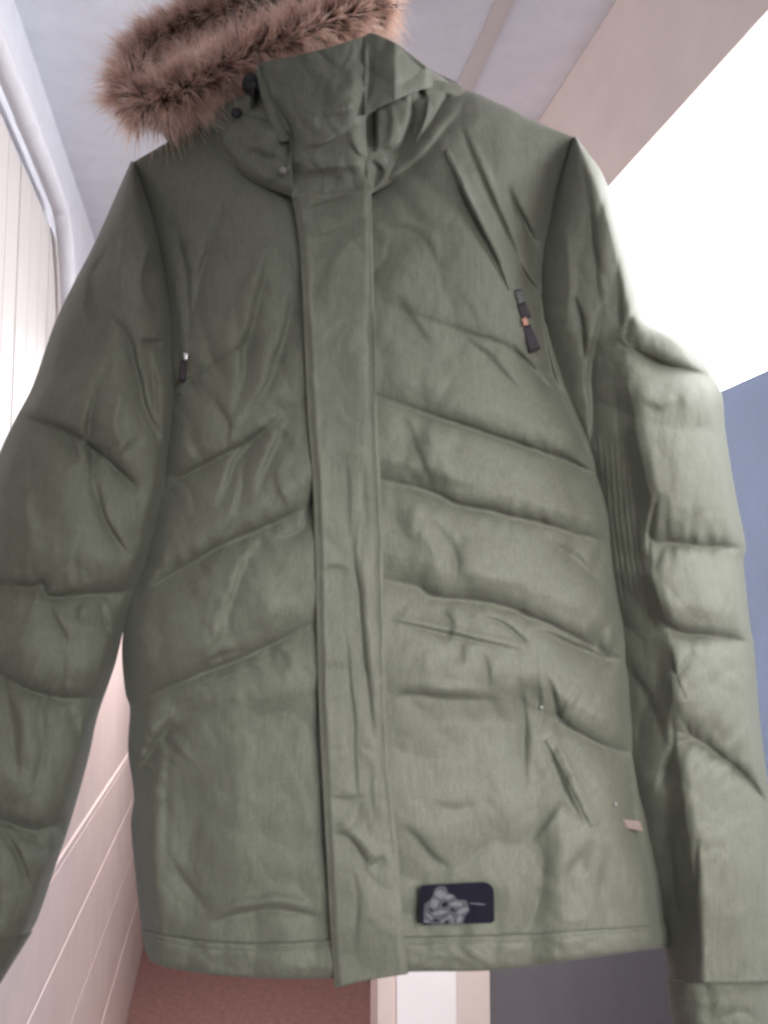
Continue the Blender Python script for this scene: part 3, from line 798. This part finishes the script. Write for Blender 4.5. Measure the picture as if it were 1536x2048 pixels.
# snaps at the collar, eyelet, pocket studs
disc('snap', 565, 341, 0.0965, 0.0036, M['snapm'], 0.002, (0.1, -0.6))
disc('snap', 768, 322, 0.081, 0.0036, M['snapm'], 0.002, (0.3, -0.6))
disc('eyelet', 473, 226, 0.074, 0.0055, M['black'], 0.003)
disc('collar_gap_shade', 505, 172, 0.074, 0.0105, M['black'], 0.010)  # black disc put in for the shade in the collar gap
disc('stud', 1083, 1415, body_at(1083, 1415) + 0.002, 0.002, M['snapm'], 0.001)
disc('stud', 1231, 1608, body_at(1231, 1608) + 0.004, 0.002, M['snapm'], 0.001)
slab_flat('side_tag', [(1243, 1638), (1280, 1641), (1288, 1664), (1252, 1658)], 0.012, 0.0015, M['tagm'])

# woven patch: navy, one round corner, with a pale stitched emblem
def patch_outline():
    pts = []
    for (cx, cy, r, a0) in [(848, 1778, 8, 180), (966, 1786, 22, 270), (981, 1838, 8, 0), (848, 1842, 8, 90)]:
        for a in np.linspace(math.radians(a0), math.radians(a0 + 90), 7):
            pts.append((cx + r * math.cos(a), cy + r * math.sin(a)))
    return np.array(pts)
def plate(name, outline, lift, th, mat, parent):
    o = np.asarray(outline, float); n = len(o); c = o.mean(0)
    hh = body_h(o[:, 0][None], o[:, 1][None], False)[0]; hc = body_h(c[:1][None], c[1:][None], False)[0, 0]
    f_ = P(o[:, 0], o[:, 1], hh + lift + th); b_ = P(o[:, 0], o[:, 1], hh + lift)
    v = np.vstack([f_, b_, P(c[0], c[1], hc + lift + th)[None]])
    fc = []
    for k in range(n):
        k2 = (k + 1) % n
        fc.append((k, n + k, n + k2, k2)); fc.append((2 * n, k, k2))
    ob = mesh_obj(name, v, fc, mat, parka, smooth=False, origin=ORG)
    if parent is not parka:
        ob.parent = parent
    return ob
PATCH_LIFT = 0.010
patch = plate('patch', patch_outline(), PATCH_LIFT, 0.0022, M['patch'], parka)
patch['label'] = 'navy woven patch with a pale grey stitched emblem'
mass = [(847, 1828), (849, 1808), (860, 1800), (866, 1790), (870, 1777), (880, 1771), (892, 1774), (897, 1786), (908, 1790), (914, 1799), (932, 1800), (937, 1812), (939, 1821), (930, 1832), (926, 1848), (862, 1848), (848, 1842)]
plate('emblem', mass, PATCH_LIFT + 0.0023, 0.0004, M['emblem_dim'], patch)
def blob(cx, cy, rx, ry, rot, n=9, jag=0.25):
    r_ = random.Random(int(cx * 7 + cy))
    out = []
    for q in range(n):
        a = 2 * math.pi * q / n; k_ = 1 + jag * (r_.random() * 2 - 1)
        x, y = rx * k_ * math.cos(a), ry * k_ * math.sin(a)
        out.append((cx + x * math.cos(rot) - y * math.sin(rot), cy + x * math.sin(rot) + y * math.cos(rot)))
    return out
for cx, cy, rx, ry, ro in [(882, 1788, 11, 8, .3), (898, 1794, 10, 4, -.3), (868, 1806, 8, 10, .5), (880, 1825, 15, 4.5, -.2), (912, 1808, 12, 5, .1), (924, 1822, 11, 6, -.4), (918, 1838, 5, 9, .4), (860, 1834, 13, 2.5, .7), (890, 1840, 12, 2.5, -.6), (903, 1838, 3, 10, -.3), (852, 1843, 6, 3, .2), (955, 1808, 17, 1.2, .08)]:
    plate('emblem_petal', blob(cx, cy, rx, ry, ro), PATCH_LIFT + 0.0028, 0.0005, M['thread'], patch)
for cx, cy, rx, ry, ro in [(890, 1809, 7, 4, -.5), (906, 1820, 5, 3, .2), (872, 1841, 7, 3, .2), (893, 1844, 4, 4, .2), (862, 1820, 4, 2, .4)]:
    plate('emblem_gap', blob(cx, cy, rx, ry, ro), PATCH_LIFT + 0.0034, 0.0002, M['patch'], patch)

# --------------------------------------------------------------- fur trim
FUR_PATH = [(775, 15, .02), (690, 38, .035), (570, 82, .050), (455, 138, .052), (350, 192, .050), (284, 208, .040), (262, 172, .010), (292, 104, -.022), (370, 50, -.040), (480, 16, -.045), (600, -14, -.045), (720, -24, -.03), (776, 8, .005)]
fp = resample(FUR_PATH, np.linspace(0, 1, 160))
fpath = P(fp[:, 0], fp[:, 1], fp[:, 2])
core_r = 0.0125 + 0.002 * np.sin(np.linspace(0, 25, 160))
fm, ft, fb = nt('fur_hair')
at = ft.nodes.new('ShaderNodeAttribute'); at.attribute_name = 'tone'
cr = ft.nodes.new('ShaderNodeValToRGB')
els = cr.color_ramp.elements
els[0].position = 0.0; els[0].color = (0.13, 0.09, 0.08, 1)
els[1].position = 1.0; els[1].color = (0.93, 0.76, 0.66, 1)
e1 = els.new(0.32); e1.color = (0.49, 0.30, 0.255, 1)
e2 = els.new(0.60); e2.color = (0.80, 0.585, 0.50, 1)
ft.links.new(at.outputs['Fac'], cr.inputs['Fac']); ft.links.new(cr.outputs['Color'], fb.inputs['Base Color'])
fb.inputs['Roughness'].default_value = 0.55; fb.inputs['Specular IOR Level'].default_value = 0.3
fb.inputs['Transmission Weight'].default_value = 0.0
tl_ = ft.nodes.new('ShaderNodeBsdfTranslucent'); ft.links.new(cr.outputs['Color'], tl_.inputs['Color'])
mm = ft.nodes.new('ShaderNodeMixShader'); mm.inputs[0].default_value = 0.45
ft.links.new(fb.outputs[0], mm.inputs[1]); ft.links.new(tl_.outputs[0], mm.inputs[2])
ft.links.new(mm.outputs[0], ft.nodes['Material Output'].inputs['Surface'])

pelt = paint('fur_pelt', (0.05, 0.032, 0.025), 0.9, 0.2, 60)
v, f = tube_vf(fpath, core_r, 14)
trim = mesh_obj('fur_trim', v, f, pelt, parka, origin=ORG)
trim['label'] = 'thick brown fur trim with dark roots and pale tips'
NS = 44000
ti = rng.random(NS) * (len(fpath) - 1.001)
i0 = ti.astype(int); fr = (ti - i0)[:, None]
base = fpath[i0] * (1 - fr) + fpath[i0 + 1] * fr
tan = fpath[i0 + 1] - fpath[i0]; tan /= np.linalg.norm(tan, axis=1)[:, None]
ref = np.tile(-HEAD, (NS, 1)); n1 = ref - tan * np.sum(ref * tan, 1)[:, None]; n1 /= np.linalg.norm(n1, axis=1)[:, None]
n2 = np.cross(tan, n1)
ang = rng.random(NS) * 2 * np.pi
rad = n1 * np.cos(ang)[:, None] + n2 * np.sin(ang)[:, None]
root = base + rad * 0.0115
# clumps: neighbouring hairs lean the same way
cs = ti * 0.42; ca = ang * 1.5
lean1 = gnoise(cs, ca, 401); lean2 = gnoise(cs + 40, ca, 402); ln = gnoise(cs * 0.6, ca, 403)
L = (0.018 + 0.011 * rng.random(NS) + 0.014 * ln) * np.where(rng.random(NS) < 0.13, 1.65, 1.0)
dirv = rad + tan * (lean1 * 0.9 - 0.25)[:, None] + np.cross(rad, tan) * (lean2 * 0.9)[:, None] + np.array([-0.10, 0, -0.05]) + rng.normal(0, 0.16, (NS, 3))
dirv /= np.linalg.norm(dirv, axis=1)[:, None]
curl = tan * (lean2 * 0.5)[:, None] + np.array([0, 0, -0.28]) + rng.normal(0, 0.18, (NS, 3))
side = np.cross(dirv, rng.normal(0, 1, (NS, 3))); side /= np.linalg.norm(side, axis=1)[:, None]
w0 = (0.00020 + 0.00018 * rng.random(NS))[:, None]
ks = [0.0, 0.35, 0.7, 1.0]; ws = [1.0, 0.9, 0.6, 0.12]
rows = []
for k_, w_ in zip(ks, ws):
    c = root + dirv * (L * k_)[:, None] + curl * (L * 0.45 * k_ ** 2)[:, None]
    rows += [c - side * w0 * w_, c + side * w0 * w_]
allv = np.stack(rows, 1).reshape(-1, 3)                  # 8 verts per hair
o8 = np.arange(NS)[:, None] * 8
faces = np.vstack([o8 + np.array([[a, a + 1, a + 3, a + 2]]) for a in (0, 2, 4)])
hair = mesh_obj('fur', allv, faces, fm, parka, origin=ORG)
hair.parent = trim
hair['kind'] = 'stuff'
shade = np.clip(0.55 + 1.3 * gnoise(cs * 0.6 + 7, ca + 3, 405) + rng.normal(0, .12, NS), 0.0, 1.0)    # dark and pale tufts of the pelt
tone = np.stack([np.clip(k_ * (0.72 + 0.50 * shade) + 0.12 * shade + rng.normal(0, .05, NS), 0, 1) for k_ in ks for _ in (0, 1)], 1).reshape(-1)
att = hair.data.attributes.new('tone', 'FLOAT', 'POINT'); att.data.foreach_set('value', tone.astype(np.float32))

# --------------------------------------------------------------- hanger and ceiling hook (behind the hood)
hp = P(700, 240, -0.02)
hanger = bpy.data.objects.new('clothes_hanger', None); C.objects.link(hanger); hanger.location = hp
tag(hanger, 'wooden clothes hanger inside the shoulders of the parka', 'hanger')
pts = np.array([P(x, y, -0.012) for x, y in [(330, 340), (460, 290), (600, 262), (700, 250), (800, 252), (930, 262), (1080, 305)]])
v, f = tube_vf(resample(pts, np.linspace(0, 1, 30)), 0.008, 10); mesh_obj('arm', v, f, M['wood'], hanger, origin=hp)
topz = P(700, -90, -0.075)
hk = [P(700, 255, -0.014), P(700, 200, -0.075), P(700, 60, -0.078), topz]
hk = [np.array(p) for p in hk]
for a in np.linspace(-0.4, 3.6, 12):
    hk.append(topz + np.array([0.02, 0, 0]) + 0.022 * (np.array([-math.cos(a), 0, math.sin(a)])) + np.array([0, 0, 0.012]))
v, f = tube_vf(np.array(hk), 0.0018, 8); mesh_obj('hook', v, f, M['steel'], hanger, origin=hp)
ht = hk[-5]
hkx = topz + np.array([0.02, 0, 0.012 + 0.022])
st_ = [np.array([hkx[0] + 0.016, hkx[1], CEIL - 0.001]), np.array([hkx[0] + 0.016, hkx[1], hkx[2] + 0.05])]
for a in np.linspace(0, math.pi * 1.25, 10):
    st_.append(np.array([hkx[0] + 0.016 * math.cos(a), hkx[1], hkx[2] + 0.012 - 0.016 * math.sin(a)]))
v, f = tube_vf(np.array(st_), 0.0022, 8)
tag(mesh_obj('ceiling_hook', v, f, M['steel']), 'steel hook screwed into the ceiling above the hood', 'hook')
